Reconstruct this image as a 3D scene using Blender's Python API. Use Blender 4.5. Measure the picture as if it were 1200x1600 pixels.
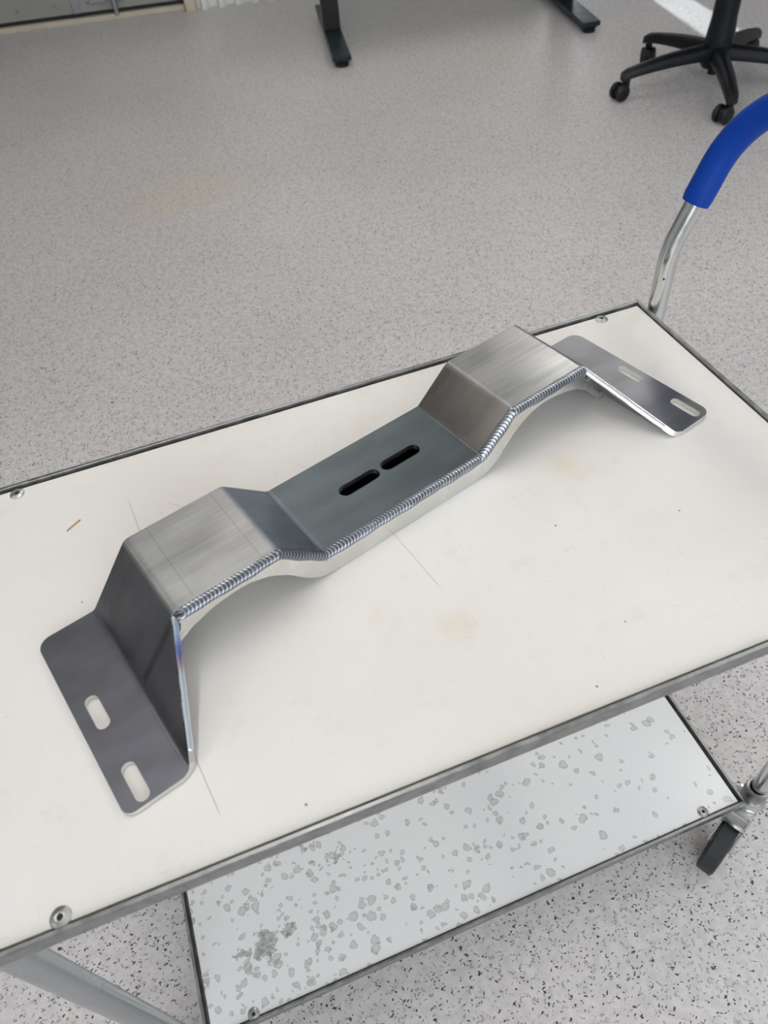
import bpy, bmesh, math, random
from mathutils import Vector, Matrix
PI = math.pi
for o in list(bpy.data.objects): bpy.data.objects.remove(o, do_unlink=True)
scene = bpy.context.scene
C = scene.collection
rnd = random.Random(7)

# ------------------------------------------------------------------ camera
ZT = 0.737                                   # height of the trolley's top rim above the floor
cam_d = bpy.data.cameras.new('camera'); cam = bpy.data.objects.new('camera', cam_d); C.objects.link(cam)
RM = Matrix(((0.9339728, -0.3493532, -0.0751475), (0.3088743, 0.6834858, 0.6613953), (-0.1796983, -0.6409364, 0.7462634)))
CAM = Vector((-0.5875753, -0.7197517, 0.5863141 + ZT))
cam.matrix_world = Matrix.Translation(CAM) @ RM.transposed().to_4x4()
cam_d.sensor_fit = 'VERTICAL'; cam_d.sensor_height = 36.0
cam_d.lens = 1168.06 / 1600 * 36.0
cam_d.clip_start = 0.02; cam_d.clip_end = 60
cam_d.dof.use_dof = True; cam_d.dof.focus_distance = 0.95; cam_d.dof.aperture_fstop = 8.0
scene.camera = cam

# ------------------------------------------------------------------ world, sun, exposure
scene.view_settings.view_transform = 'Standard'; scene.view_settings.look = 'None'
scene.view_settings.gamma = 1.0; scene.view_settings.use_curve_mapping = False
scene.view_settings.exposure = -0.02
LAMP = 15.0                                   # radiance of the ceiling battens
world = bpy.data.worlds.new('daylight'); scene.world = world; world.use_nodes = True
bg = world.node_tree.nodes['Background']; bg.inputs[0].default_value = (0.90, 0.945, 1.0, 1); bg.inputs[1].default_value = 4.4

PHI = math.radians(-11.5)                    # the room is turned against the trolley
AX = Vector((math.cos(PHI), math.sin(PHI), 0)); BX = Vector((-math.sin(PHI), math.cos(PHI), 0))
RO = Vector((0.116, 4.814, 0))
def room(a, b, z=0.0): return RO + AX * a + BX * b + Vector((0, 0, z))
ROOM_M = Matrix.Translation(RO) @ Matrix.Rotation(PHI, 4, 'Z')

FWIN = [(-.6, 1.4, .85, 2.75), (1.7, 3.7, .85, 2.75)]     # windows behind the camera
for w0, w1, z0, z1 in FWIN:                  # portals: sample the sky through those openings
    ld = bpy.data.lights.new('sky_portal', 'AREA'); ld.shape = 'RECTANGLE'; ld.size = w1 - w0; ld.size_y = z1 - z0; ld.cycles.is_portal = True
    lo_ = bpy.data.objects.new('sky_portal', ld); C.objects.link(lo_)
    lo_.location = room((w0 + w1) / 2, -7.6 + .01, (z0 + z1) / 2); lo_.rotation_euler = BX.to_track_quat('-Z', 'Z').to_euler()
sun_d = bpy.data.lights.new('sun', 'SUN'); sun = bpy.data.objects.new('sun', sun_d); C.objects.link(sun)
sun_d.energy = 4.2; sun_d.angle = math.radians(0.6); sun_d.color = (0.84, 0.96, 1.0)
SUN_EL = math.radians(44.5)
sdir = (BX * -math.cos(SUN_EL) + Vector((0, 0, -math.sin(SUN_EL))))
sun.rotation_euler = sdir.to_track_quat('-Z', 'Y').to_euler(); sun.location = room(2.65, 6, 8)

# ------------------------------------------------------------------ node helpers
class NT:
    def __init__(s, name):
        s.m = bpy.data.materials.new(name); s.m.use_nodes = True
        s.t = s.m.node_tree; s.n = s.t.nodes; s.p = s.n['Principled BSDF']
    def new(s, kind, **kw):
        n = s.n.new(kind)
        for k, v in kw.items(): setattr(n, k, v)
        return n
    def put(s, sock, v):
        if hasattr(v, 'links'): s.t.links.new(v, sock)
        else:
            if isinstance(v, (tuple, list)) and len(v) == 3 and sock.type == 'RGBA': v = (*v, 1)
            sock.default_value = v
    def obj(s): return s.new('ShaderNodeTexCoord').outputs['Object']
    def attr(s, name): return s.new('ShaderNodeAttribute', attribute_name=name).outputs['Vector']
    def math(s, op, a, b=0.0, c=0.0, clamp=False):
        n = s.new('ShaderNodeMath', operation=op, use_clamp=clamp)
        for i, v in enumerate((a, b, c)): s.put(n.inputs[i], v)
        return n.outputs[0]
    def sep(s, v):
        n = s.new('ShaderNodeSeparateXYZ'); s.put(n.inputs[0], v); return n.outputs
    def scale(s, v, sc, loc=(0, 0, 0), rot=(0, 0, 0)):
        n = s.new('ShaderNodeMapping'); s.put(n.inputs['Vector'], v)
        n.inputs['Scale'].default_value = sc; n.inputs['Location'].default_value = loc; n.inputs['Rotation'].default_value = rot
        return n.outputs[0]
    def noise(s, v, sc, detail=3.0, rough=0.55, dist=0.0, col=False):
        n = s.new('ShaderNodeTexNoise'); s.put(n.inputs['Vector'], v)
        n.inputs['Scale'].default_value = sc; n.inputs['Detail'].default_value = detail
        n.inputs['Roughness'].default_value = rough; n.inputs['Distortion'].default_value = dist
        return n.outputs['Color' if col else 'Fac']
    def vor(s, v, sc, feature='F1', rand=1.0):
        n = s.new('ShaderNodeTexVoronoi', feature=feature); s.put(n.inputs['Vector'], v)
        n.inputs['Scale'].default_value = sc; n.inputs['Randomness'].default_value = rand
        return n.outputs
    def ramp(s, f, lo, hi, a=0.0, b=1.0, smooth=True):
        n = s.new('ShaderNodeMapRange', interpolation_type='SMOOTHSTEP' if smooth else 'LINEAR', clamp=True)
        for i, v in enumerate((f, lo, hi, a, b)): s.put(n.inputs[i], v)
        return n.outputs[0]
    def mix(s, f, a, b, blend='MIX'):
        n = s.new('ShaderNodeMix', data_type='RGBA', blend_type=blend, clamp_factor=True)
        s.put(n.inputs[0], f); s.put(n.inputs[6], a); s.put(n.inputs[7], b)
        return n.outputs[2]
    def vadd(s, a, b):
        n = s.new('ShaderNodeVectorMath', operation='ADD'); s.put(n.inputs[0], a); s.put(n.inputs[1], b); return n.outputs[0]
    def bump(s, h, strength=0.3, dist=0.001):
        n = s.new('ShaderNodeBump'); n.inputs['Strength'].default_value = strength; n.inputs['Distance'].default_value = dist
        s.put(n.inputs['Height'], h); s.put(s.p.inputs['Normal'], n.outputs[0])
    def seg(s, v, a, b, wid):
        """1 on the thin mark from a to b (x, y in the surface's own coordinates)"""
        x, y, _ = s.sep(v)
        dx, dy = b[0] - a[0], b[1] - a[1]; L = math.hypot(dx, dy); dx /= L; dy /= L
        px = s.math('SUBTRACT', x, a[0]); py = s.math('SUBTRACT', y, a[1])
        t = s.math('ADD', s.math('MULTIPLY', px, dx), s.math('MULTIPLY', py, dy))
        d = s.math('ABSOLUTE', s.math('SUBTRACT', s.math('MULTIPLY', px, dy), s.math('MULTIPLY', py, dx)))
        ac = s.ramp(d, wid * 0.5, wid, 1, 0)
        e = s.math('MULTIPLY', s.ramp(t, 0, L * .15), s.ramp(t, L * .85, L, 1, 0))
        return s.math('MULTIPLY', ac, e)
    def fin(s, color=None, rough=None, metal=None, **kw):
        if color is not None: s.put(s.p.inputs['Base Color'], color)
        if rough is not None: s.put(s.p.inputs['Roughness'], rough)
        if metal is not None: s.put(s.p.inputs['Metallic'], metal)
        for k, v in kw.items(): s.put(s.p.inputs[k.replace('_', ' ')], v)
        return s.m

def plain(name, color, rough=0.5, metal=0.0, vary=0.08, sc=30, spec=.5):
    t = NT(name); n = t.noise(t.obj(), sc)
    c = t.mix(n, tuple(x * (1 - vary) for x in color), tuple(min(1, x * (1 + vary)) for x in color))
    return t.fin(c, t.ramp(n, 0.3, 0.7, max(0.02, rough - .05), rough + .05), metal, Specular_IOR_Level=spec)

def mat_floor():
    t = NT('speckled_vinyl'); v = t.obj()
    big = t.noise(v, 0.9, 3); mid = t.noise(v, 60, 2)
    base = t.mix(t.ramp(big, .35, .65), (.68, .655, .645), (.74, .705, .69))
    warm = t.ramp(t.noise(t.scale(v, (1, 1, 1), (3, 1, 0)), 1.3, 2), .5, .72)
    base = t.mix(t.math('MULTIPLY', warm, .35), base, (.74, .68, .61))
    base = t.mix(t.ramp(mid, .3, .7), t.mix(.22, base, (.25, .25, .26)), base)
    dist = t.vadd(v, t.mix(1.0, (0, 0, 0), t.scale(t.noise(v, 130, 1, col=True), (.012, .012, 0), (-.006, -.006, 0))))
    def flecks(sc, r0, r1, keep, off):
        o = t.vor(t.scale(dist, (1, 1.35, 1), off, (0, 0, .6)), sc)
        rv = t.sep(o['Color'])
        size = t.math('MULTIPLY_ADD', rv[1], r1 - r0, r0)
        m = t.ramp(o['Distance'], t.math('MULTIPLY', size, .75), size, 1, 0)
        return t.math('MULTIPLY', m, t.math('LESS_THAN', rv[0], keep))
    base = t.mix(t.math('MULTIPLY', flecks(150, .15, .45, .7, (0, 0, 0)), .55), base, (.20, .195, .20))
    base = t.mix(t.math('MULTIPLY', flecks(155, .17, .38, .80, (4.3, 1.7, 0)), .95), base, (.025, .025, .028))
    base = t.mix(t.math('MULTIPLY', flecks(170, .12, .3, .35, (1.3, 8.7, 0)), .5), base, (.75, .74, .72))
    # old ochre stain on the vinyl
    x, y, _ = t.sep(t.vadd(v, t.scale(t.noise(v, 6, 3, col=True), (.25, .25, 0), (-.125, -.125, 0))))
    d = t.math('ADD', t.math('POWER', t.math('DIVIDE', t.math('ADD', x, .39), .29), 2.0), t.math('POWER', t.math('DIVIDE', t.math('SUBTRACT', y, 2.33), .20), 2.0))
    base = t.mix(t.ramp(d, .3, 1.3, .22, 0), base, (.70, .57, .38))
    t.bump(mid, .08, .0008)
    return t.fin(base, t.ramp(big, .3, .7, .34, .42), 0.0, Specular_IOR_Level=.5)

def mat_board():
    t = NT('worn_white_board'); v = t.obj()
    n = t.noise(v, 3.2, 4); f = t.noise(v, 22, 4, .65)
    c = t.mix(t.ramp(n, .35, .7), (.83, .805, .765), (.80, .765, .715))
    c = t.mix(t.math('MULTIPLY', t.ramp(f, .56, .75), .35), c, (.70, .655, .58))
    yel = t.ramp(t.noise(t.scale(v, (1, 1, 1), (5, 2, 0)), 7, 3), .63, .75)
    c = t.mix(t.math('MULTIPLY', yel, .4), c, (.72, .62, .42))
    fine = t.noise(t.scale(v, (60, 300, 1), (0, 0, 0), (0, 0, .5)), 1.0, 3)
    c = t.mix(t.math('MULTIPLY', t.ramp(fine, .64, .80), .22), c, (.45, .43, .40))
    fine2 = t.noise(t.scale(v, (260, 40, 1), (2, 3, 0), (0, 0, .25)), 1.0, 2)
    c = t.mix(t.math('MULTIPLY', t.ramp(fine2, .66, .82), .18), c, (.45, .43, .41))
    o = t.vor(v, 34); rv = t.sep(o['Color'])
    sp = t.math('MULTIPLY', t.ramp(o['Distance'], .03, .055, 1, 0), t.math('LESS_THAN', rv[0], .3))
    c = t.mix(t.math('MULTIPLY', sp, .8), c, (.12, .10, .09))
    for a, b, w, k, col in MARKS:
        c = t.mix(t.math('MULTIPLY', t.seg(v, a, b, w), k), c, col)
    return t.fin(c, t.ramp(f, .3, .7, .38, .5), 0.0, Specular_IOR_Level=.35)

def mat_shelf():
    t = NT('stained_grey_laminate'); v = t.obj()
    w = t.vadd(v, t.scale(t.noise(v, 90, 2, col=True), (.012, .012, 0), (-.006, -.006, 0)))
    x, y, _ = t.sep(v)
    c = t.mix(t.ramp(t.noise(v, 4, 2), .3, .7), (.86, .865, .865), (.90, .90, .895))
    # dried drops: many at the left front end, few at the right
    dens = t.ramp(x, -.86, -.05, 1.0, .22, smooth=False)
    for sc, r0, r1, off in ((60, .16, .44, (0, 0, 0)), (85, .14, .40, (2.1, 3.3, 0)), (48, .10, .36, (7.7, 1.3, 0))):
        o = t.vor(t.scale(w, (1, 1, 1), off), sc); rv = t.sep(o['Color'])
        size = t.math('MULTIPLY_ADD', rv[1], r1 - r0, r0)
        d = o['Distance']
        disk = t.ramp(d, t.math('MULTIPLY', size, .85), size, 1, 0)
        ring = t.math('MULTIPLY', disk, t.ramp(d, t.math('MULTIPLY', size, .55), t.math('MULTIPLY', size, .95), .5, .9))
        on = t.math('LESS_THAN', rv[0], t.math('MULTIPLY', dens, .8))
        c = t.mix(t.math('MULTIPLY', t.math('MULTIPLY', ring, on), .8), c, (.37, .38, .37))
    # flaked crust
    x2, y2, _ = t.sep(t.vadd(v, t.scale(t.noise(v, 45, 4, .7, col=True), (.07, .07, 0), (-.035, -.035, 0))))
    for cx, cy, rx, ry in ((-.742, -.405, .015, .021), (-.705, -.400, .011, .010), (-.775, -.405, .012, .009), (-.615, -.330, .008, .018), (-.66, -.30, .008, .01)):
        d = t.math('ADD', t.math('POWER', t.math('DIVIDE', t.math('SUBTRACT', x2, cx), rx), 2.0), t.math('POWER', t.math('DIVIDE', t.math('SUBTRACT', y2, cy), ry), 2.0))
        gr = t.mix(t.ramp(t.noise(t.scale(v, (1, 3, 1), (0, 0, 0), (0, 0, .4)), 160, 3), .35, .65), (.10, .10, .10), (.38, .38, .36))
        c = t.mix(t.ramp(d, .6, 1.0, .6, 0), c, gr)
    return t.fin(c, .24, 0.0, Specular_IOR_Level=.55)

def mat_galv(name='galvanised_steel', col=(.34, .35, .34), rough=.38):
    t = NT(name); v = t.obj()
    n = t.noise(v, 60, 3); s = t.noise(t.scale(v, (1, 1, .15)), 220, 2)
    c = t.mix(t.ramp(n, .35, .65), tuple(k * .78 for k in col), tuple(min(1, k * 1.12) for k in col))
    c = t.mix(t.math('MULTIPLY', t.ramp(t.noise(v, 24, 4, .7), .6, .72), .5), c, (.16, .16, .155))
    t.bump(s, .06, .0005)
    return t.fin(c, t.ramp(n, .3, .7, rough - .07, rough + .1), 1.0)

def mat_chrome():
    t = NT('zinc_bright_tube'); v = t.obj(); n = t.noise(v, 45, 3)
    c = t.mix(n, (.60, .61, .60), (.78, .79, .78))
    t.bump(t.noise(v, 35, 2), .10, .001)
    return t.fin(c, t.ramp(n, .3, .7, .12, .26), 1.0)

HEAT = [0, 0]; SCRIBE = []
def mat_sheet(stops):
    """folded steel: 'flat' holds the run along the blank and the width; brushed and mill finishes change from fold to fold, and left-facing folds have dark reflections painted in"""
    t = NT('folded_raw_steel'); v = t.attr('flat'); x, y, _ = t.sep(v)
    cr = t.new('ShaderNodeValToRGB'); cr.color_ramp.interpolation = 'LINEAR'
    rr = t.new('ShaderNodeValToRGB'); rr.color_ramp.interpolation = 'LINEAR'
    L = stops[-1][0]
    t.put(cr.inputs[0], t.math('DIVIDE', x, L)); t.put(rr.inputs[0], t.math('DIVIDE', x, L))
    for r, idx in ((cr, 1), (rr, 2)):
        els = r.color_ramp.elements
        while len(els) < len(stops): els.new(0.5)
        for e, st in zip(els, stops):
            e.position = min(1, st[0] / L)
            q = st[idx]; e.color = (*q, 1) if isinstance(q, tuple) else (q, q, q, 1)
    streak = t.noise(t.scale(v, (9, 230, 1), (0, 0, 0), (0, 0, .06)), 1.0, 4, .6)
    cloud = t.noise(v, 22, 2, .5); smear = t.noise(t.scale(v, (12, 30, 1)), 1.0, 2, .5)
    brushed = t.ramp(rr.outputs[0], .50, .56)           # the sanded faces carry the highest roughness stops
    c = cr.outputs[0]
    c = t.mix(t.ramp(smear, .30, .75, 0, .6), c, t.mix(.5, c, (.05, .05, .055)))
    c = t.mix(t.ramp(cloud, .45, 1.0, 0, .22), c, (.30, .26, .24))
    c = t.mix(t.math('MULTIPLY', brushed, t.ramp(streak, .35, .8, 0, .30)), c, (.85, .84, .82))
    for sx in SCRIBE:
        c = t.mix(t.math('MULTIPLY', t.seg(v, (sx, -.01), (sx + .002, .115), .0006), .28), c, (.10, .10, .10))
    # heat line where the side plate is welded behind the left riser
    hl = t.math('MULTIPLY', t.ramp(t.math('ABSOLUTE', t.math('ADD', y, .004)), .001, .006, 1, 0), t.math('MULTIPLY', t.ramp(x, HEAT[0], HEAT[0] + .008), t.ramp(x, HEAT[1] - .02, HEAT[1], 1, 0)))
    c = t.mix(t.math('MULTIPLY', hl, .6), c, (.05, .05, .055))
    base_r = t.math('SUBTRACT', rr.outputs[0], t.math('MULTIPLY', brushed, .26))
    ro = t.math('ADD', base_r, t.ramp(cloud, .3, .7, -.03, .04))
    return t.fin(c, ro, 1.0)

def mat_plate():
    t = NT('smooth_raw_steel'); v = t.obj(); n = t.noise(v, 18, 3)
    c = t.mix(t.ramp(n, .3, .7), (.70, .70, .68), (.82, .81, .79))
    return t.fin(c, t.ramp(n, .3, .7, .20, .32), 1.0)

def mat_weld():
    t = NT('weld_metal'); v = t.attr('flat'); x, y, _ = t.sep(v)
    n = t.noise(v, 16, 3); fine = t.noise(v, 300, 2)
    c = t.mix(t.ramp(y, .45, .75), (.07, .07, .072), (.50, .51, .52))
    c = t.mix(t.ramp(n, .50, .62, 0, .75), c, (.50, .57, .68))
    c = t.mix(t.ramp(fine, .5, .8, 0, .4), c, (.12, .115, .12))
    return t.fin(c, t.ramp(n, .35, .6, .30, .36), 1.0)

def mat_tint():
    """fused edge of the flared riser: pale blue, with one strong heat colour band near its top"""
    t = NT('heat_tinted_edge'); v = t.attr('flat'); x, y, _ = t.sep(v)
    n = t.noise(v, 220, 2)
    c = t.mix(n, (.55, .66, .74), (.80, .88, .95))
    cr = t.new('ShaderNodeValToRGB'); t.put(cr.inputs[0], x)
    stops = [(0, (.60, .63, .66)), (.14, (.45, .6, .8)), (.24, (.04, .12, .55)), (.30, (.02, .05, .40)), (.34, (.30, .08, .32)), (.38, (.45, .30, .30)), (.44, (.7, .76, .8)), (1, (.75, .8, .84))]
    els = cr.color_ramp.elements
    while len(els) < len(stops): els.new(.5)
    for e, st in zip(els, stops): e.position = st[0]; e.color = (*st[1], 1)
    c = t.mix(.75, c, cr.outputs[0])
    return t.fin(c, .28, 1.0)

# marks on the white board in trolley coordinates (x, y): pencil lines, splinter, scuffs
MARKS = [
    ((-.700, -.075), (-.690, -.168), .0007, .55, (.35, .33, .32)),
    ((-.455, -.205), (-.428, -.335), .0006, .50, (.35, .33, .32)),
    ((-.687, -.398), (-.676, -.462), .0006, .60, (.30, .28, .27)),
    ((-.770, -.098), (-.752, -.085), .0016, .95, (.22, .10, .03)),
    ((-.768, -.096), (-.755, -.087), .0026, .35, (.75, .45, .15)),
    ((-.660, -.100), (-.640, -.120), .0007, .35, (.4, .38, .36)),
]

M = {}
def build_mats():
    M['floor'] = mat_floor(); M['board'] = mat_board(); M['shelf'] = mat_shelf()
    M['galv'] = mat_galv(); M['tube'] = plain('zinc_plated_tube', (.46, .48, .49), .24, 1.0, .10, 9); M['chrome'] = mat_chrome()
    M['plate'] = mat_plate(); M['weld'] = mat_weld(); M['tint'] = mat_tint()
    M['screw'] = plain('screw_steel', (.52, .52, .50), .34, 1.0); M['hole'] = plain('dark_recess', (.02, .02, .02), .6)
    M['blue'] = plain('blue_rubber', (.0008, .046, .33), .5, spec=.22); M['rubber'] = plain('grey_rubber', (.035, .04, .04), .6, vary=.3, sc=80)
    M['black'] = plain('black_plastic', (.007, .009, .012), .36, spec=.3); M['desk'] = plain('dark_powder_coat', (.010, .020, .028), .38, spec=.35)
    M['column'] = plain('black_powder_coat', (.003, .003, .004), .45)
    M['wall'] = plain('painted_wall', (.60, .61, .62), .7, vary=.03, sc=4); M['ceil'] = plain('ceiling_white', (.66, .66, .65), .8, vary=.02, sc=3)
    M['cream'] = plain('cream_wood', (.62, .56, .45), .5, vary=.15, sc=12); M['cab'] = plain('grey_sheet_cabinet', (.34, .335, .32), .5, .0, .12, 6)
    M['white'] = plain('white_coated_sheet', (.82, .83, .80), .45, vary=.05, sc=5); M['steel'] = plain('dull_steel', (.40, .42, .44), .4, .8)
    M['seat'] = plain('dark_fabric', (.03, .033, .04), .9, vary=.25, sc=200); M['top'] = plain('grey_desk_laminate', (.5, .5, .49), .45)
    g = NT('window_glass')
    tr = g.new('ShaderNodeBsdfTransparent'); gl = g.new('ShaderNodeBsdfGlossy'); gl.inputs['Roughness'].default_value = .02
    lw = g.new('ShaderNodeLayerWeight'); mx = g.new('ShaderNodeMixShader')
    g.put(mx.inputs[0], g.math('MULTIPLY_ADD', g.math('POWER', lw.outputs['Facing'], 4.0), .6, .03)); g.put(mx.inputs[1], tr.outputs[0]); g.put(mx.inputs[2], gl.outputs[0])
    g.put(g.n['Material Output'].inputs[0], mx.outputs[0]); M['glass'] = g.m
    e = NT('lamp_diffuser'); e.fin((.9, .9, .9), .5, 0.0); e.p.inputs['Emission Color'].default_value = (1.0, .975, .94, 1); e.p.inputs['Emission Strength'].default_value = LAMP
    M['lamp'] = e.m
build_mats()

# ------------------------------------------------------------------ mesh helpers
def obj(name, bm, mat, parent=None, smooth=None, loc=None):
    me = bpy.data.meshes.new(name); bmesh.ops.recalc_face_normals(bm, faces=bm.faces[:])
    bm.to_mesh(me); bm.free()
    o = bpy.data.objects.new(name, me); C.objects.link(o)
    if mat: me.materials.append(mat)
    if smooth is not None:
        for pl in me.polygons: pl.use_smooth = True
        me.set_sharp_from_angle(angle=math.radians(smooth))
    if parent: o.parent = parent
    if loc is not None: o.location = loc
    return o
def thing(name, label, cat, loc=(0, 0, 0), rotz=0, group=None):
    o = bpy.data.objects.new(name, None); C.objects.link(o); o.empty_display_size = .05
    o.location = loc; o.rotation_euler = (0, 0, rotz); tag(o, label, cat, group); return o
def tag(o, label, cat, group=None):
    o['label'] = label; o['category'] = cat
    if group: o['group'] = group
    return o
def struct(name, bm, mat, label=None, parent=None):
    o = obj(name, bm, mat, parent); o['kind'] = 'structure'
    if label: o['label'] = label; o['category'] = name.split('_')[0]
    return o
def box(bm, x0, x1, y0, y1, z0, z1, bev=0.0, seg=2, mtx=None):
    vs = [bm.verts.new((x, y, z)) for x in (x0, x1) for y in (y0, y1) for z in (z0, z1)]
    fs = [(0, 1, 3, 2), (4, 6, 7, 5), (0, 4, 5, 1), (2, 3, 7, 6), (0, 2, 6, 4), (1, 5, 7, 3)]
    faces = [bm.faces.new([vs[i] for i in f]) for f in fs]
    if bev:
        es = list({e for f in faces for e in f.edges})
        r = bmesh.ops.bevel(bm, geom=es, offset=bev, segments=seg, affect='EDGES', profile=.5)
        vs = list({v for f in r['faces'] for v in f.verts} | {v for v in vs if v.is_valid})
    if mtx: bmesh.ops.transform(bm, matrix=mtx, verts=vs)
    return vs
def bx(*a, **k):
    bm = bmesh.new(); box(bm, *a, **k); return bm
def prism(bm, pts, z0, z1, bev=0.0):
    """extrude an outline of (x, y) from z0 to z1"""
    lo = [bm.verts.new((x, y, z0)) for x, y in pts]; hi = [bm.verts.new((x, y, z1)) for x, y in pts]
    n = len(pts); bm.faces.new(lo[::-1]); top = bm.faces.new(hi)
    for i in range(n): bm.faces.new((lo[i], lo[(i + 1) % n], hi[(i + 1) % n], hi[i]))
    return lo + hi
def lathe(bm, prof, seg=24, mtx=None):
    rings = []
    for r, z in prof:
        if r < 1e-6: rings.append([bm.verts.new((0, 0, z))])
        else: rings.append([bm.verts.new((r * math.cos(2 * PI * i / seg), r * math.sin(2 * PI * i / seg), z)) for i in range(seg)])
    for A, B in zip(rings, rings[1:]):
        for i in range(seg):
            j = (i + 1) % seg
            if len(A) == 1 and len(B) == 1: continue
            if len(A) == 1: bm.faces.new((A[0], B[i], B[j]))
            elif len(B) == 1: bm.faces.new((A[i], A[j], B[0]))
            else: bm.faces.new((A[i], A[j], B[j], B[i]))
    vs = [v for r in rings for v in r]
    if mtx: bmesh.ops.transform(bm, matrix=mtx, verts=vs)
    return vs
def tube(bm, pts, rad, seg=20, cap=True):
    """tube along pts; rad a number or a list"""
    pts = [Vector(q) for q in pts]; n = len(pts)
    if not isinstance(rad, (list, tuple)): rad = [rad] * n
    T = [((pts[min(i + 1, n - 1)] - pts[max(i - 1, 0)]).normalized()) for i in range(n)]
    up = Vector((0, 0, 1)) if abs(T[0].z) < .9 else Vector((1, 0, 0))
    N = (up - T[0] * up.dot(T[0])).normalized(); rings = []
    for i in range(n):
        N = (N - T[i] * N.dot(T[i])).normalized(); B = T[i].cross(N)
        rings.append([bm.verts.new(pts[i] + (N * math.cos(2 * PI * k / seg) + B * math.sin(2 * PI * k / seg)) * rad[i]) for k in range(seg)])
    for A, B_ in zip(rings, rings[1:]):
        for k in range(seg): bm.faces.new((A[k], A[(k + 1) % seg], B_[(k + 1) % seg], B_[k]))
    if cap: bm.faces.new(rings[0][::-1]); bm.faces.new(rings[-1])
def fillet(pts, rads, n=10):
    """round the corners of a polyline of 2D or 3D points"""
    pts = [Vector(q) for q in pts]; out = [pts[0]]
    for i in range(1, len(pts) - 1):
        A, P, B = pts[i - 1], pts[i], pts[i + 1]; r = rads[i - 1]
        d0 = (A - P).normalized(); d1 = (B - P).normalized(); ang = d0.angle(d1)
        if r <= 0 or ang > PI - 1e-3: out.append(P); continue
        tl = r / math.tan(ang / 2); bis = (d0 + d1).normalized(); cen = P + bis * (r / math.sin(ang / 2))
        a0 = P + d0 * tl - cen; a1 = P + d1 * tl - cen; tot = a0.angle(a1)
        for k in range(n + 1):
            f = k / n
            out.append(cen + (a0 * math.sin((1 - f) * tot) + a1 * math.sin(f * tot)) / math.sin(tot))
    out.append(pts[-1]); return out
def copy_tree(o, parent=None):
    c = o.copy(); C.objects.link(c); c.parent = parent
    for ch in list(o.children): copy_tree(ch, c)
    return c

# ------------------------------------------------------------------ the room
A0, A1, B0, B1, HC = -3.4, 4.2, -7.6, 0.70, 3.0
WIN = (2.53, 2.76, .35, 2.56)                 # window in the back wall: a0, a1, z0, z1
def rbox(a0, a1, b0, b1, z0, z1, **k): return bx(a0, a1, b0, b1, z0, z1, mtx=ROOM_M, **k)
fl = struct('floor', bx(A0 - .2, A1 + .2, B0 - .2, B1 + .2, -.1, 0, mtx=ROOM_M), M['floor'], 'light grey vinyl floor with fine black flecks')
struct('ceiling', rbox(A0 - .2, A1 + .2, B0 - .2, B1 + .2, HC, HC + .1), M['ceil'], 'white ceiling above the workshop')
struct('wall_left', rbox(A0 - .2, A0, B0, B1, 0, HC), M['wall'], 'plain pale wall on the left side')
struct('wall_right', rbox(A1, A1 + .2, B0, B1, 0, HC), M['wall'], 'plain pale wall on the right side')
def wall_with_windows(wins, b0, b1):
    bm = bmesh.new(); a = A0 - .2
    for (w0, w1, z0, z1) in wins:
        box(bm, a, w0, b0, b1, 0, HC, mtx=ROOM_M); box(bm, w0, w1, b0, b1, 0, z0, mtx=ROOM_M); box(bm, w0, w1, b0, b1, z1, HC, mtx=ROOM_M); a = w1
    box(bm, a, A1 + .2, b0, b1, 0, HC, mtx=ROOM_M); return bm
struct('wall_front', wall_with_windows(FWIN, B0 - .2, B0), M['wall'], 'pale wall with wide windows behind the camera')
for i, (w0, w1, z0, z1) in enumerate(FWIN):
    bm = bmesh.new()
    for r in ((w0, w0 + .05, z0, z1), (w1 - .05, w1, z0, z1), (w0 + .05, w1 - .05, z0, z0 + .05), (w0 + .05, w1 - .05, z1 - .05, z1)):
        box(bm, r[0], r[1], B0 - .14, B0 - .08, r[2], r[3], mtx=ROOM_M)
    wf = struct('window_%d' % (i + 2), bm, M['white'], 'wide white framed window behind the camera, %s' % ('straight behind the trolley', 'nearer the right wall')[i])
    obj('pane', bx(w0 + .05, w1 - .05, B0 - .115, B0 - .109, z0 + .05, z1 - .05, mtx=ROOM_M), M['glass'], wf)
bm = bmesh.new()
for r in ((A0 - .2, WIN[0], 0, HC), (WIN[1], A1 + .2, 0, HC), (WIN[0], WIN[1], 0, WIN[2]), (WIN[0], WIN[1], WIN[3], HC)):
    box(bm, r[0], r[1], B1, B1 + .2, r[2], r[3], mtx=ROOM_M)
struct('wall_back', bm, M['wall'], 'pale back wall behind cabinet and partition')
bm = bmesh.new()
for r in ((WIN[0], WIN[0] + .02, WIN[2], WIN[3]), (WIN[1] - .02, WIN[1], WIN[2], WIN[3]), (WIN[0] + .02, WIN[1] - .02, WIN[2], WIN[2] + .02), (WIN[0] + .02, WIN[1] - .02, WIN[3] - .02, WIN[3])):
    box(bm, r[0], r[1], B1 + .08, B1 + .13, r[2], r[3], mtx=ROOM_M)
wn = struct('window_1', bm, M['white'], 'narrow tall window in the back wall letting in sun')
obj('pane', rbox(WIN[0] + .02, WIN[1] - .02, B1 + .10, B1 + .106, WIN[2] + .02, WIN[3] - .02), M['glass'], wn)
# cream post between cabinet and corrugated partition
struct('trim_1', rbox(-.055, .012, -.01, .10, 0, 2.3, bev=.004), M['cream'], 'cream wooden post where cabinet meets corrugated partition')
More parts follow.
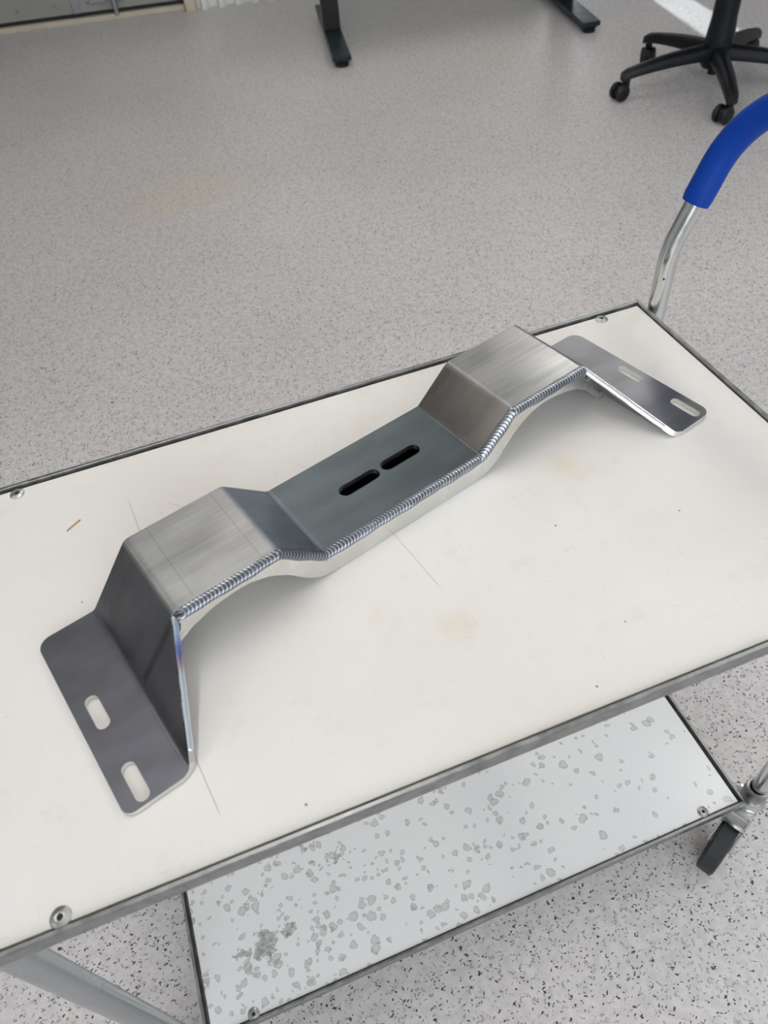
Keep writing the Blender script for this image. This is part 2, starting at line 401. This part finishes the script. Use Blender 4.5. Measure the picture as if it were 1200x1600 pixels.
# white corrugated partition
def corrugated():
    bm = bmesh.new(); pts = []; pitch = .105; n = 22; a = .014
    prof = [(0, .05), (.2, .05), (.33, .0), (.62, .0), (.75, .05)]
    for i in range(n):
        for f, d in prof: pts.append((a + (i + f) * pitch, d))
    pts.append((a + n * pitch, .05))
    v0 = [[bm.verts.new((x, y + o_, z)) for x, y in pts] for o_, z in ((0, .0), (0, 2.2), (.004, 2.2), (.004, .0))]
    for k in range(4):
        A, B = v0[k], v0[(k + 1) % 4]
        for i in range(len(pts) - 1): bm.faces.new((A[i], A[i + 1], B[i + 1], B[i]))
    bmesh.ops.transform(bm, matrix=ROOM_M, verts=bm.verts[:]); return bm
tag(obj('corrugated_partition', corrugated(), M['white']), 'white corrugated sheet partition standing against the back wall', 'partition')

# grey cabinet at the top left
def cabinet():
    t = thing('metal_cabinet', 'grey sheet metal cabinet with cream plinth at the back wall', 'cabinet', room(-1.6, .36), PI * 0 + PHI)
    L0, L1 = -1.78, 1.54                      # along the wall, local
    obj('body', bx(L0, L1, -.27, .30, .044, 1.25, bev=.004), M['cab'], t)
    obj('plinth', bx(L0, L1, -.315, .29, 0, .028, bev=.004), M['cream'], t)
    obj('base_rail', bx(L0, L1, -.275, .29, .028, .044), M['hole'], t)
    # riveted front panels
    for i, (p0, p1) in enumerate(((L0 + .01, -.2), (-.19, .87), (.90, L1 - .01))):
        pn = obj('front_panel', bx(p0, p1, -.285, -.27, .05, 1.23, bev=.003), M['cab'], t)
        x = p0 + .06
        while x < p1 - .03:
            bm = bmesh.new(); lathe(bm, [(0, .007), (.006, .006), (.011, 0)], 12, Matrix.Translation((x, -.285, .105)) @ Matrix.Rotation(PI / 2, 4, 'X'))
            obj('bolt', bm, M['steel'], pn, 40); x += .22
    # latch with keeper rod at the gap between the panels
    la = obj('latch', bx(.86, .905, -.30, -.27, .05, .62, bev=.004), M['steel'], t)
    bm = bmesh.new(); tube(bm, [(1.12, -.31, .02), (1.12, -.31, .6)], .014, 12); tube(bm, [(1.07, -.31, .11), (1.17, -.31, .11)], .010, 10)
    obj('keeper_rod', bm, M['steel'], la, 40)
    obj('hasp_plate', bx(.97, 1.20, -.295, -.283, .09, .20, bev=.003), M['steel'], la)
cabinet()

# ceiling battens (local lamp light lives in the diffuser)
def batten(a, b, label, ln=1.5):
    t = thing('ceiling_batten', label, 'lamp', room(a, b, HC), PHI, 'linear lamps under the ceiling')
    obj('housing', bx(-.09, .09, -ln / 2, ln / 2, -.05, 0, bev=.006), M['white'], t)
    obj('diffuser', bx(-.08, .08, -ln / 2 + .02, ln / 2 - .02, -.075, -.05, bev=.006), M['lamp'], t)
for a, b, lab in ((-1.75, -5.2, 'linear lamp over the left part of the trolley'), (.15, -4.7, 'linear lamp over the far right corner of the trolley'), (2.1, -4.6, 'linear lamp right of the trolley'),
                  (.25, -1.9, 'linear lamp over the empty floor before the partition'), (2.1, -1.9, 'linear lamp over desk and swivel chair'),
                  ):
    batten(a, b, lab)

# ------------------------------------------------------------------ desk at the top
def desk():
    front = [Vector((.595, 3.317, 0)), Vector((1.86, 3.06, 0))]
    org = (front[0] + front[1]) / 2
    rz = math.atan2(front[1].y - front[0].y, front[1].x - front[0].x)
    t = thing('standing_desk', 'dark steel standing desk with flat foot bars near the back wall', 'desk', org, rz)
    half = (front[1] - front[0]).length / 2
    for s in (-1, 1):
        x = s * half
        bm = bmesh.new(); box(bm, x - .047, x + .047, 0.0, .95, .030, .052, bev=.003)
        ft = obj('foot_bar', bm, M['desk'], t)
        bm = bmesh.new(); box(bm, x - .036, x + .036, .02, .93, .018, .030)
        obj('under_channel', bm, M['column'], ft)
        for yy in (.035, .90):
            bm = bmesh.new(); lathe(bm, [(0, 0), (.03, 0), (.033, .006), (.033, .018), (0, .018)], 20, Matrix.Translation((x, yy, 0)))
            obj('levelling_foot', bm, M['column'], ft, 40)
        cl = obj('column', bx(x - .045, x + .045, .43, .52, .052, .60, bev=.004), M['column'], t)
        obj('inner_column', bx(x - .036, x + .036, .44, .51, .60, .735), M['desk'], cl)
    obj('cross_beam', bx(-half, half, .45, .50, .69, .735), M['column'], t)
    obj('desktop', bx(-half - .12, half + .12, .08, .88, .735, .76, bev=.003), M['top'], t)
desk()

# ------------------------------------------------------------------ swivel chair
def chair():
    t = thing('swivel_chair', 'black swivel chair with five-armed castor base near the desk', 'chair', (1.93, 2.185, 0), math.radians(27))
    R_ = .395
    hub = bmesh.new(); lathe(hub, [(0, .075), (.052, .075), (.062, .09), (.064, .125), (.056, .150), (0, .152)], 28)
    obj('hub', hub, M['black'], t, 40)
    bm = bmesh.new(); lathe(bm, [(0, .14), (.060, .14), (.057, .20), (.051, .26), (.050, .40), (.036, .405), (.036, .45), (.014, .45), (.014, .47), (0, .47)], 28)
    obj('column', bm, M['black'], t, 35)
    bm = bmesh.new(); lathe(bm, [(0, .045), (.02, .045), (.02, .08), (0, .08)], 16); obj('column_foot', bm, M['black'], t, 40)
    swiv = [.7, 3.7, 2.75, 2.9, .2]
    for k in range(5):
        an = k * 2 * PI / 5; Mx = Matrix.Rotation(an, 4, 'Z')
        bm = bmesh.new(); rows = []
        for f in [i / 10 for i in range(11)]:
            x = .03 + (R_ - .03) * f; zc = .135 - .005 * f - .030 * f ** 2.2; w = .036 - .011 * f; h = .032 - .012 * f
            rows.append([bm.verts.new(Mx @ Vector((x, w * cx, zc + h * cz))) for cx, cz in ((-1, -.8), (-.95, .3), (-.6, .85), (0, 1), (.6, .85), (.95, .3), (1, -.8), (.55, -1), (-.55, -1))])
        x = R_ + .022   # rounded nose bending down to the castor
        rows.append([bm.verts.new(Mx @ Vector((x, .021 * cx, .092 + .022 * cz))) for cx, cz in ((-1, -.8), (-.95, .3), (-.6, .6), (0, .7), (.6, .6), (.95, .3), (1, -.8), (.55, -1), (-.55, -1))])
        for A, B in zip(rows, rows[1:]):
            for i in range(9): bm.faces.new((A[i], A[(i + 1) % 9], B[(i + 1) % 9], B[i]))
        bm.faces.new(rows[0]); bm.faces.new(rows[-1][::-1])
        arm = obj('base_arm', bm, M['black'], t, 50)
        # twin wheel castor
        cx_, cy_ = R_ * math.cos(an), R_ * math.sin(an); sw = swiv[k]; tr = .030
        px, py = cx_ + tr * math.cos(sw), cy_ + tr * math.sin(sw)
        X = Matrix.Translation((px, py, .034)) @ Matrix.Rotation(sw, 4, 'Z') @ Matrix.Rotation(PI / 2, 4, 'X')
        bm = bmesh.new()
        lathe(bm, [(0, -.011), (.024, -.011), (.024, .011), (0, .011)], 20, X)
        tube(bm, [(cx_, cy_, .045), (cx_, cy_, .10)], .016, 14)
        ca = obj('castor', bm, M['black'], arm, 40)
        for s in (-1, 1):
            bm = bmesh.new(); Y = X @ Matrix.Translation((0, 0, s * .022))
            lathe(bm, [(0, -.010 * s), (.030, -.010 * s), (.034, -.006 * s), (.034, .004 * s), (.028, .010 * s), (.012, .012 * s), (0, .012 * s)], 24, Y)
            w_ = obj('castor_wheel', bm, M['column'], t, 40)
    bm = bmesh.new(); box(bm, -.12, .12, -.10, .10, .46, .50, bev=.01); obj('seat_mechanism', bm, M['column'], t)
    obj('seat', bx(-.26, .26, -.25, .25, .50, .59, bev=.035, seg=4), M['seat'], t, 40)
    obj('back_bar', bx(-.31, -.28, -.04, .04, .49, .85, bev=.008), M['column'], t)
    obj('backrest', bx(-.33, -.27, -.23, .23, .70, 1.15, bev=.025, seg=4), M['seat'], t, 40)
chair()

# ------------------------------------------------------------------ trolley
TL, TD, DZ, INS = .8547, .5, .5817, .0116
def screw_mesh():
    bm = bmesh.new()
    lathe(bm, [(.0022, .0006), (.0024, .0022), (.0040, .0024), (.0046, .0019), (.0064, .0017), (.0080, .0008), (.0082, 0)], 28)
    return bm
def trolley():
    t = thing('trolley', 'two-tier galvanised trolley with white board top and blue grip handle', 'trolley', (0, 0, 0))
    def shelf(nm, x0, x1, y0, y1, zr, mat, lip, gap_x, gap_y, th, screws):
        rh, rt, fl_ = .018, .004, .022
        # angle section rails: upright flange plus ledge below the panel
        def rail(p0, p1, nrm):
            d = (Vector(p1) - Vector(p0)); L = d.length; d.normalize(); n_ = Vector(nrm)
            bm = bmesh.new(); prof = [(0, 0), (0, -rh), (fl_, -rh), (fl_, -rh + rt), (rt, -rh + rt), (rt, 0)]
            ra, rb = [], []
            for q, h in prof:       # mitred ends
                P = Vector(p0) + n_ * q + d * q; Q = Vector(p1) + n_ * q - d * q
                ra.append(bm.verts.new((P.x, P.y, zr + h))); rb.append(bm.verts.new((Q.x, Q.y, zr + h)))
            for i in range(6): bm.faces.new((ra[i], ra[(i + 1) % 6], rb[(i + 1) % 6], rb[i]))
            bm.faces.new(ra[::-1]); bm.faces.new(rb)
            o = obj(nm + '_rail', bm, M['galv'], t)
            md = o.modifiers.new('bevel', 'BEVEL'); md.width = .0006; md.segments = 2; md.limit_method = 'ANGLE'
        c = [(x0, y0, 0), (x1, y0, 0), (x1, y1, 0), (x0, y1, 0)]
        for i, nr in enumerate(((0, 1, 0), (-1, 0, 0), (0, -1, 0), (1, 0, 0))): rail(c[i], c[(i + 1) % 4], nr)
        pz = zr - lip
        pn = obj(nm + '_panel', bx(x0 + rt + gap_x, x1 - rt - gap_x, y0 + rt + gap_y, y1 - rt - gap_y, pz - th, pz, bev=.0006), mat, t)
        for sx, sy in screws:
            s = obj('screw', screw_mesh(), M['screw'], pn, 35, (sx, sy, pz))
            bm = bmesh.new(); lathe(bm, [(0, .0007), (.0023, .0007)], 16); obj('screw_socket', bm, M['hole'], s)
    shelf('top_shelf', -TL, 0, -TD, 0, ZT, M['board'], .004, .0012, .0030, .010, ((-.8183, -.0144), (-.063, -.0132), (-.8031, -.4881), (-.063, -.488)))
    shelf('lower_shelf', -TL + INS, -INS, -TD + INS, -INS, ZT - DZ, M['shelf'], .003, .005, .0025, .011, ((-.078, -.4755), (-.7769, -.4786), (-.078, -.025), (-.777, -.025)))
    zl = ZT - DZ
    # tubes: both right legs run up into the bent push handle
    hx, hk, hz = .0155, .080, .40
    yF, yN = -.0215, -.4785
    def hp(y, z): return (hx + hz * max(0, z - hk), y, ZT + z)
    ztop = HANDLE_Z
    path = [(hx, yF, zl - .005), (hx, yF, ZT + hk), hp(yF, ztop), hp(yN, ztop), (hx, yN, ZT + hk), (hx, yN, zl - .005)]
    pts = fillet(path, [.09, .10, .10, .09], 14)
    hd = bmesh.new(); tube(hd, pts, .0122, 24)
    ho = obj('handle_tube', hd, M['chrome'], t, 40)
    # grip follows the tube above a given height
    gp = [q for q in fillet(path, [.09, .10, .10, .09], 24)]
    dense = []
    for q, r in zip(gp, gp[1:]):
        n = max(1, int((r - q).length / .008))
        for i in range(n): dense.append(q.lerp(r, i / n))
    dense = [q for q in dense if q.z > ZT + GRIP_Z]
    rad = [.0176] * len(dense)
    rad[0] = rad[-1] = .0166
    bm = bmesh.new(); tube(bm, dense, rad, 28); obj('grip', bm, M['blue'], ho, 50)
    bm = bmesh.new(); lathe(bm, [(0, .0), (.0013, 0), (.0013, .0006), (0, .0006)], 12, Matrix.Translation((hx - .0075, yF - .0098, ZT + .045)) @ Matrix.Rotation(math.radians(-38), 4, 'Z') @ Matrix.Rotation(PI / 2, 4, 'X'))
    obj('rivet_hole', bm, M['hole'], ho)
    for x, y in ((-TL - .006, yF), (-TL - .006, yN)):
        bm = bmesh.new(); tube(bm, [(x, y, zl - .005), (x, y, ZT - .0185)], .0135, 24); obj('leg', bm, M['tube'], t, 40)
    # corner sockets and castors
    trail = math.radians(207)
    for i, (x, y, an) in enumerate(((hx - .002, yN, trail), (hx - .002, yF, trail + .3), (-TL - .006, yN, trail + .2), (-TL - .006, yF, trail - .4))):
        bm = bmesh.new()
        lathe(bm, [(.0124, .012), (.0165, .012), (.017, .010), (.017, -.022), (.0135, -.024)], 28, Matrix.Translation((x, y, zl)))
        so = obj('corner_socket', bm, M['galv'], t, 40)
        bm = bmesh.new(); lathe(bm, [(0, -.022), (.012, -.022), (.021, -.025), (.0225, -.030), (.0215, -.036), (.012, -.039), (0, -.039)], 32, Matrix.Translation((x, y, zl)))
        ca = obj('castor', bm, M['chrome'], t, 40)
        F = Matrix.Translation((x, y, 0)) @ Matrix.Rotation(an, 4, 'Z')       # +x trails behind the stem
        wx, wr = .060, .050
        bm = bmesh.new()
        # fork: curved hood over the wheel front and two cheeks
        hood = []
        for k in range(9):
            th = math.radians(100 + 66 * k / 8); rr = wr + .008
            hood.append((wx + rr * math.cos(th), wr + rr * math.sin(th)))
        for (a0, z0), (a1, z1) in zip(hood, hood[1:]):
            vs = [bm.verts.new(q) for q in ((a0, -.018, z0), (a0, .018, z0), (a1, .018, z1), (a1, -.018, z1))]; bm.faces.new(vs)
            v2 = [bm.verts.new(q) for q in ((a0, -.018, z0 - .003), (a0, .018, z0 - .003), (a1, .018, z1 - .003), (a1, -.018, z1 - .003))]; bm.faces.new(v2)
        for s in (-1, 1):
            outline = [(.004, .112), (.020, .118), (wx - .016, .108), (wx + .008, .056), (wx, .040), (wx - .012, .045), (.018, .085)]
            A = [bm.verts.new((q, s * .0155, z)) for q, z in outline]; B = [bm.verts.new((q, s * .0182, z)) for q, z in outline]
            bm.faces.new(A); bm.faces.new(B[::-1])
            for k in range(len(A)): bm.faces.new((A[k], A[(k + 1) % len(A)], B[(k + 1) % len(A)], B[k]))
        box(bm, -.014, .030, -.0182, .0182, .109, .118, bev=.003)
        bmesh.ops.transform(bm, matrix=F, verts=bm.verts[:])
        obj('fork', bm, M['chrome'], ca, 30)
        bm = bmesh.new(); lathe(bm, [(0, -.0115), (.030, -.0115), (.031, -.013), (.046, -.013), (wr, -.0105), (wr, .0105), (.046, .013), (.031, .013), (.030, .0115), (0, .0115)], 40, F @ Matrix.Translation((wx, 0, wr)) @ Matrix.Rotation(PI / 2, 4, 'X'))
        obj('wheel', bm, M['rubber'], ca, 35)
        bm = bmesh.new(); tube(bm, [F @ Vector((wx, -.021, wr)), F @ Vector((wx, .021, wr))], .005, 12); obj('axle', bm, M['screw'], ca, 40)
HANDLE_Z, GRIP_Z = .265, .128
trolley()

# ------------------------------------------------------------------ the welded bracket
BU = dict(a=.0588, b1=.0548, h1=.071, c=.1038, d=.044, h2=.0317, e=.2024, w=.1039, ex=.1028, a2=.0564, b2=.0527, hf=.0065, c2=.1052)
TH = .006
def bracket():
    g = BU; t = thing('steel_bracket', 'welded raw steel crossmember bracket with slotted flanges lying on the trolley', 'bracket', (-.7758, -.3376, ZT - .004), .291)
    us = [0]
    for k in ('a', 'b1', 'c', 'd', 'e', 'd', 'c2', 'b2', 'a2'): us.append(us[-1] + g[k])
    zs = [g['hf'], g['hf'], g['h1'], g['h1'], g['h2'], g['h2'], g['h1'], g['h1'], g['hf'], g['hf']]
    prof = [Vector((u, z)) for u, z in zip(us, zs)]
    rad = [.007, .012, .010, .007, .007, .010, .012, .007]
    pl = fillet(prof, rad, 8)
    S = [0.0]
    for p, q in zip(pl, pl[1:]): S.append(S[-1] + (q - p).length)
    T = []
    for i in range(len(pl)): T.append((pl[min(i + 1, len(pl) - 1)] - pl[max(i - 1, 0)]).normalized())
    T[0] = (pl[1] - pl[0]).normalized()
    def near_s(u, z):
        return min(range(len(pl)), key=lambda i: (pl[i] - Vector((u, z))).length)
    sb = [S[near_s(*prof[i])] for i in range(10)]       # run of every fold
    def at(s):
        s = max(0, min(S[-1], s))
        for i in range(len(S) - 1):
            if s <= S[i + 1] + 1e-9:
                f = (s - S[i]) / (S[i + 1] - S[i]); P = pl[i].lerp(pl[i + 1], f); tt = T[i].lerp(T[i + 1], f).normalized()
                return P, Vector((-tt.y, tt.x))
    # blank outline with holes
    w, ex, SE = g['w'], g['ex'], S[-1]
    def rc(p, r, a0, a1, n=6): return [(p[0] + r * math.cos(math.radians(a0 + (a1 - a0) * k / n)), p[1] + r * math.sin(math.radians(a0 + (a1 - a0) * k / n))) for k in range(n + 1)]
    outl = []
    outl += rc((.009, -ex + .009), .009, 180, 270)
    outl += [(sb[1] - .007, -ex), (sb[1] - .001, -ex + .003), (sb[1] + .008, -ex + .013), (sb[2] - .004, 0), (sb[7] + .004, 0), (sb[8] - .008, -ex + .013), (sb[8] + .001, -ex + .003), (sb[8] + .007, -ex)]
    outl += rc((SE - .012, -ex + .012), .012, 270, 360)
    outl += rc((SE - .014, w - .014), .014, 0, 90)
    outl += rc((.013, w - .013), .013, 90, 180)
    def slot(cs, cv, ln, wd, along_v):
        pts = []; r = wd / 2; h = ln / 2 - r
        for k in range(9): an = -PI / 2 + PI * k / 8; pts.append((h + r * math.cos(an), r * math.sin(an)))
        for k in range(9): an = PI / 2 + PI * k / 8; pts.append((-h + r * math.cos(an), r * math.sin(an)))
        return [(cs - q, cv + p) if along_v else (cs + p, cv + q) for p, q in pts]
    mo = sb[4] - us[4]
    ro_ = SE - us[-1]
    slots = [slot(.0182, -.001, .038, .0125, True), slot(.0187, -.080, .039, .0125, True),
             slot(ro_ + .7085, .002, .037, .0115, True), slot(ro_ + .7065, -.0795, .038, .0115, True),
             slot(mo + .3425, .0507, .050, .0155, False), slot(mo + .3975, .0520, .050, .0155, False)]
    def blank(outline, holes, cuts, mapf, th, lay='flat'):
        bm = bmesh.new(); es = []
        for lp in [outline] + holes:
            vs = [bm.verts.new((x, y, 0)) for x, y in lp]
            es += [bm.edges.new((vs[i], vs[(i + 1) % len(vs)])) for i in range(len(vs))]
        bmesh.ops.triangle_fill(bm, edges=es, use_beauty=True)
        # drop triangles filled inside holes
        def inside(p, lp):
            c_ = False
            for i in range(len(lp)):
                (x1, y1), (x2, y2) = lp[i], lp[i - 1]
                if (y1 > p[1]) != (y2 > p[1]) and p[0] < (x2 - x1) * (p[1] - y1) / (y2 - y1) + x1: c_ = not c_
            return c_
        kill = [f for f in bm.faces if any(inside(f.calc_center_median(), h) for h in holes) or not inside(f.calc_center_median(), outline)]
        if kill: bmesh.ops.delete(bm, geom=kill, context='FACES_ONLY')
        for s in cuts:
            bmesh.ops.bisect_plane(bm, geom=bm.verts[:] + bm.edges[:] + bm.faces[:], dist=1e-6, plane_co=(s, 0, 0), plane_no=(1, 0, 0))
        bmesh.ops.triangulate(bm, faces=bm.faces[:])
        L = bm.verts.layers.float_vector.new(lay)
        for f in bm.faces:
            f.normal_update()
            if f.normal.z < 0: f.normal_flip()
        top = bm.verts[:]; tf = bm.faces[:]; be = [e for e in bm.edges if len(e.link_faces) == 1]
        low = {}
        for v in top:
            s, vv = v.co.x, v.co.y; P, N = mapf(s, vv); v.co = P; v[L] = (s, vv, 0)
            q = bm.verts.new(P - N * th); q[L] = (s, vv, 0); low[v] = q
        for f in tf: bm.faces.new([low[v] for v in reversed(f.verts)])
        for e in be: a, b = e.verts; bm.faces.new((a, b, low[b], low[a])).material_index = 1
        return bm
    def m_sheet(s, vv):
        P, N = at(s); return Vector((P.x, vv, P.y)), Vector((N.x, 0, N.y))
    cuts = [s for s in S[1:-1]]
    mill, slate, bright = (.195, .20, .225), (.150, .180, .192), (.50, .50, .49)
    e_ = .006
    stops = [(0, mill, .42), (sb[1] - e_, mill, .42), (sb[1] + e_, (.17, .17, .185), .26), (sb[2] - e_, (.21, .21, .22), .26), (sb[2] + .002, (.64, .64, .63), .62),  # left riser and rising slope: finish tone plus dark reflections put into the colour
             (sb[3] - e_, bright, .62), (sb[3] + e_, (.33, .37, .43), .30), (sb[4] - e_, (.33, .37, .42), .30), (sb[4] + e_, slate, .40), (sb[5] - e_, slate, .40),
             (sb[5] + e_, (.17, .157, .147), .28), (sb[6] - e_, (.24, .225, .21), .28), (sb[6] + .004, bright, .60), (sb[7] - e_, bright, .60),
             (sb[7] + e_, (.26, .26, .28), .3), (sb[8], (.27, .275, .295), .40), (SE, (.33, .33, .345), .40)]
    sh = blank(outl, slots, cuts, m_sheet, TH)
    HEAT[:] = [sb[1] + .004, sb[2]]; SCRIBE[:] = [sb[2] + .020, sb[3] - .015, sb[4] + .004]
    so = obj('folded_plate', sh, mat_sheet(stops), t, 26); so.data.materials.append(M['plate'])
    md = so.modifiers.new('bevel', 'BEVEL'); md.width = .0007; md.segments = 2; md.limit_method = 'ANGLE'; md.angle_limit = math.radians(60)
    md.harden_normals = True
    so['label'] = 'folded steel plate with brushed crowns and dark flanges'
    # side plates with scalloped lower edge
    U = us[-1]
    def under(u):          # underside of the folded plate at u
        for (p, q) in zip(prof, prof[1:]):
            if p.x - 1e-9 <= u <= q.x + 1e-9:
                f = (u - p.x) / (q.x - p.x); sl = math.atan2(q.y - p.y, q.x - p.x); return p.y + (q.y - p.y) * f - (TH + .0004) / math.cos(sl)
    low = [(.072, .004), (.082, .010), (.094, .022), (.105, .0345), (.121, .0455), (.143, .0535), (.165, .0570), (.182, .0565), (.201, .0500), (.2194, .0366), (.234, .0195), (.2435, .0098), (.2530, .0042), (.265, .0012), (.285, .0004)]
    mid_u = (us[4] + us[5]) / 2
    lowR = [(2 * mid_u - u, z) for u, z in reversed(low)]
    lower = fillet([(u, z) for u, z in low + lowR], [.02] * (2 * len(low) - 2), 3)
    lower = [(q.x, q.y) for q in lower]
    ups = []
    for i in range(1, 9):
        ups.append(us[i])
    top = []
    u0, u1 = lower[0][0], lower[-1][0]
    for k in range(161):
        u = u0 + (u1 - u0) * k / 160; top.append((u, under(u)))
    for i in range(2, 8): top.append((us[i], under(us[i] - 1e-6)))
    top = sorted(top)
    top = [(u, max(z, lower[0][1] + .0015) if (u - u0 < .004 or u1 - u < .004) else z) for u, z in top]
    poly = lower + top[::-1]
    for v0 in (-.006, g['w'] - .0055):
        bm = bmesh.new(); A = [bm.verts.new((u, v0, z)) for u, z in poly]; B = [bm.verts.new((u, v0 + .0055, z)) for u, z in poly]
        n = len(A)
        fa = bm.faces.new(A); fb = bm.faces.new(B[::-1])
        bmesh.ops.triangulate(bm, faces=[fa, fb])
        for k in range(n): bm.faces.new((A[k], A[(k + 1) % n], B[(k + 1) % n], B[k]))
        obj('side_plate', bm, M['plate'], t, 30)
    # closing strip between the side plates, following the scallops
    bm = bmesh.new(); lw = [q for q in lower if .105 <= q[0] <= 2 * mid_u - .105]
    v0, v1 = 0.0, g['w'] - .006; rows = []
    for i, (u, z) in enumerate(lw):
        a = Vector(lw[max(i - 1, 0)]); b = Vector(lw[min(i + 1, len(lw) - 1)]); tt = (b - a).normalized(); nn = Vector((-tt.y, tt.x)) * .003
        e0 = Vector((u, z)) + nn * .2; e1 = Vector((u, z)) + nn * 1.2
        rows.append([bm.verts.new((e.x, vv, e.y)) for e, vv in ((e0, v0), (e0, v1), (e1, v1), (e1, v0))])
    for A, B in zip(rows, rows[1:]):
        for k in range(4): bm.faces.new((A[k], A[(k + 1) % 4], B[(k + 1) % 4], B[k]))
    bm.faces.new(rows[0]); bm.faces.new(rows[-1][::-1])
    obj('closing_strip', bm, mat_inner, t, 30)
    # weld beads: overlapping ripples, each run its own bead
    def bead(path, r, pitch, name, mat, crown=Vector((0, -.6, .8)), amp=.075, sag=1.0, flat=.44):
        path = [Vector(q) for q in path]; cum = [0.0]
        for p, q in zip(path, path[1:]): cum.append(cum[-1] + (q - p).length)
        L = cum[-1]
        def pos(s):
            s = max(0, min(L, s))
            for i in range(len(cum) - 1):
                if s <= cum[i + 1] + 1e-9: return path[i].lerp(path[i + 1], (s - cum[i]) / (cum[i + 1] - cum[i]))
        bm = bmesh.new(); lay = bm.verts.layers.float_vector.new('flat'); rows = []
        nr = max(8, int(L / pitch * 5)); seg = 14; off = rnd.random() * 5
        for i in range(nr + 1):
            s = L * i / nr; ph = (s / pitch) % 1.0
            wob = 1 + .06 * math.sin(s * 95 + off) + .05 * math.sin(s * 231 + off * 2)
            end = min(1, min(s, L - s) / (r * .9) + .25)
            rr = r * wob * end * (1 - amp * (1 - ph) ** 1.6 if ph > .08 else 1 - amp * .2)
            ring = []
            for k in range(seg):
                an = 2 * PI * k / seg; c_, s_ = math.cos(an), math.sin(an)
                sl = min(L, s + r * sag * max(0, c_))
                d = (pos(sl + .001) - pos(sl - .001)).normalized()
                cr = (crown - d * crown.dot(d)).normalized(); sd = d.cross(cr)
                P = pos(sl) + (cr * c_ * flat + sd * s_) * rr
                v = bm.verts.new(P); v[lay] = (s / L if name == 'edge_bead' else s, ph, an * .02); ring.append(v)
            rows.append(ring)
        for A, B in zip(rows, rows[1:]):
            for k in range(seg): bm.faces.new((A[k], A[(k + 1) % seg], B[(k + 1) % seg], B[k]))
        bm.faces.new(rows[0][::-1]); bm.faces.new(rows[-1])
        return obj(name, bm, mat, t, 60)
    off = [Vector((us[i], zs[i] - .0042)) for i in range(10)]
    run = fillet([off[2] + Vector((-.001, -.001))] + off[3:7] + [off[7] + Vector((.001, -.001))], [.008, .008, .008, .008], 6)
    bead([(q.x, -.0028, q.y) for q in run], .0056, .0038, 'weld_bead', M['weld'])
    # fused near edges of the flared risers
    def edge(sa, va, sc, vc, n=24):
        out = []
        for k in range(n + 1):
            f = k / n; P, Nn = m_sheet(sa + (sc - sa) * f, va + (vc - va) * f); out.append(P - Nn * (TH * .5) + Vector((0, .0008, 0)))
        return out
    bead(edge(sb[2] - .004, 0, sb[1] + .008, -ex + .013), .0031, .0045, 'edge_bead', M['tint'], Vector((.1, -1, .2)), .06, .2)
    bead(edge(sb[7] + .004, 0, sb[8] - .008, -ex + .013), .0029, .0045, 'edge_bead', M['plate'], Vector((-.1, -1, .2)), .06, .2)
    # inside beads where side plate meets riser
    for i_t, i_b, sg in ((7, 8, -1), (2, 1, 1)):
        P0 = Vector((us[i_t], -.0065, zs[i_t] - .012)); P1 = Vector((us[i_t] + (us[i_b] - us[i_t]) * .62, -.0065, zs[i_t] - .012 - (g['h1'] - g['hf']) * .60))
        bead([P0, P1], .0050, .0050, 'weld_bead', M['weld'], Vector((sg * .6, -.8, 0)), .22)
mat_inner = plain('inner_steel', (.20, .21, .22), .4, 1.0)
bracket()
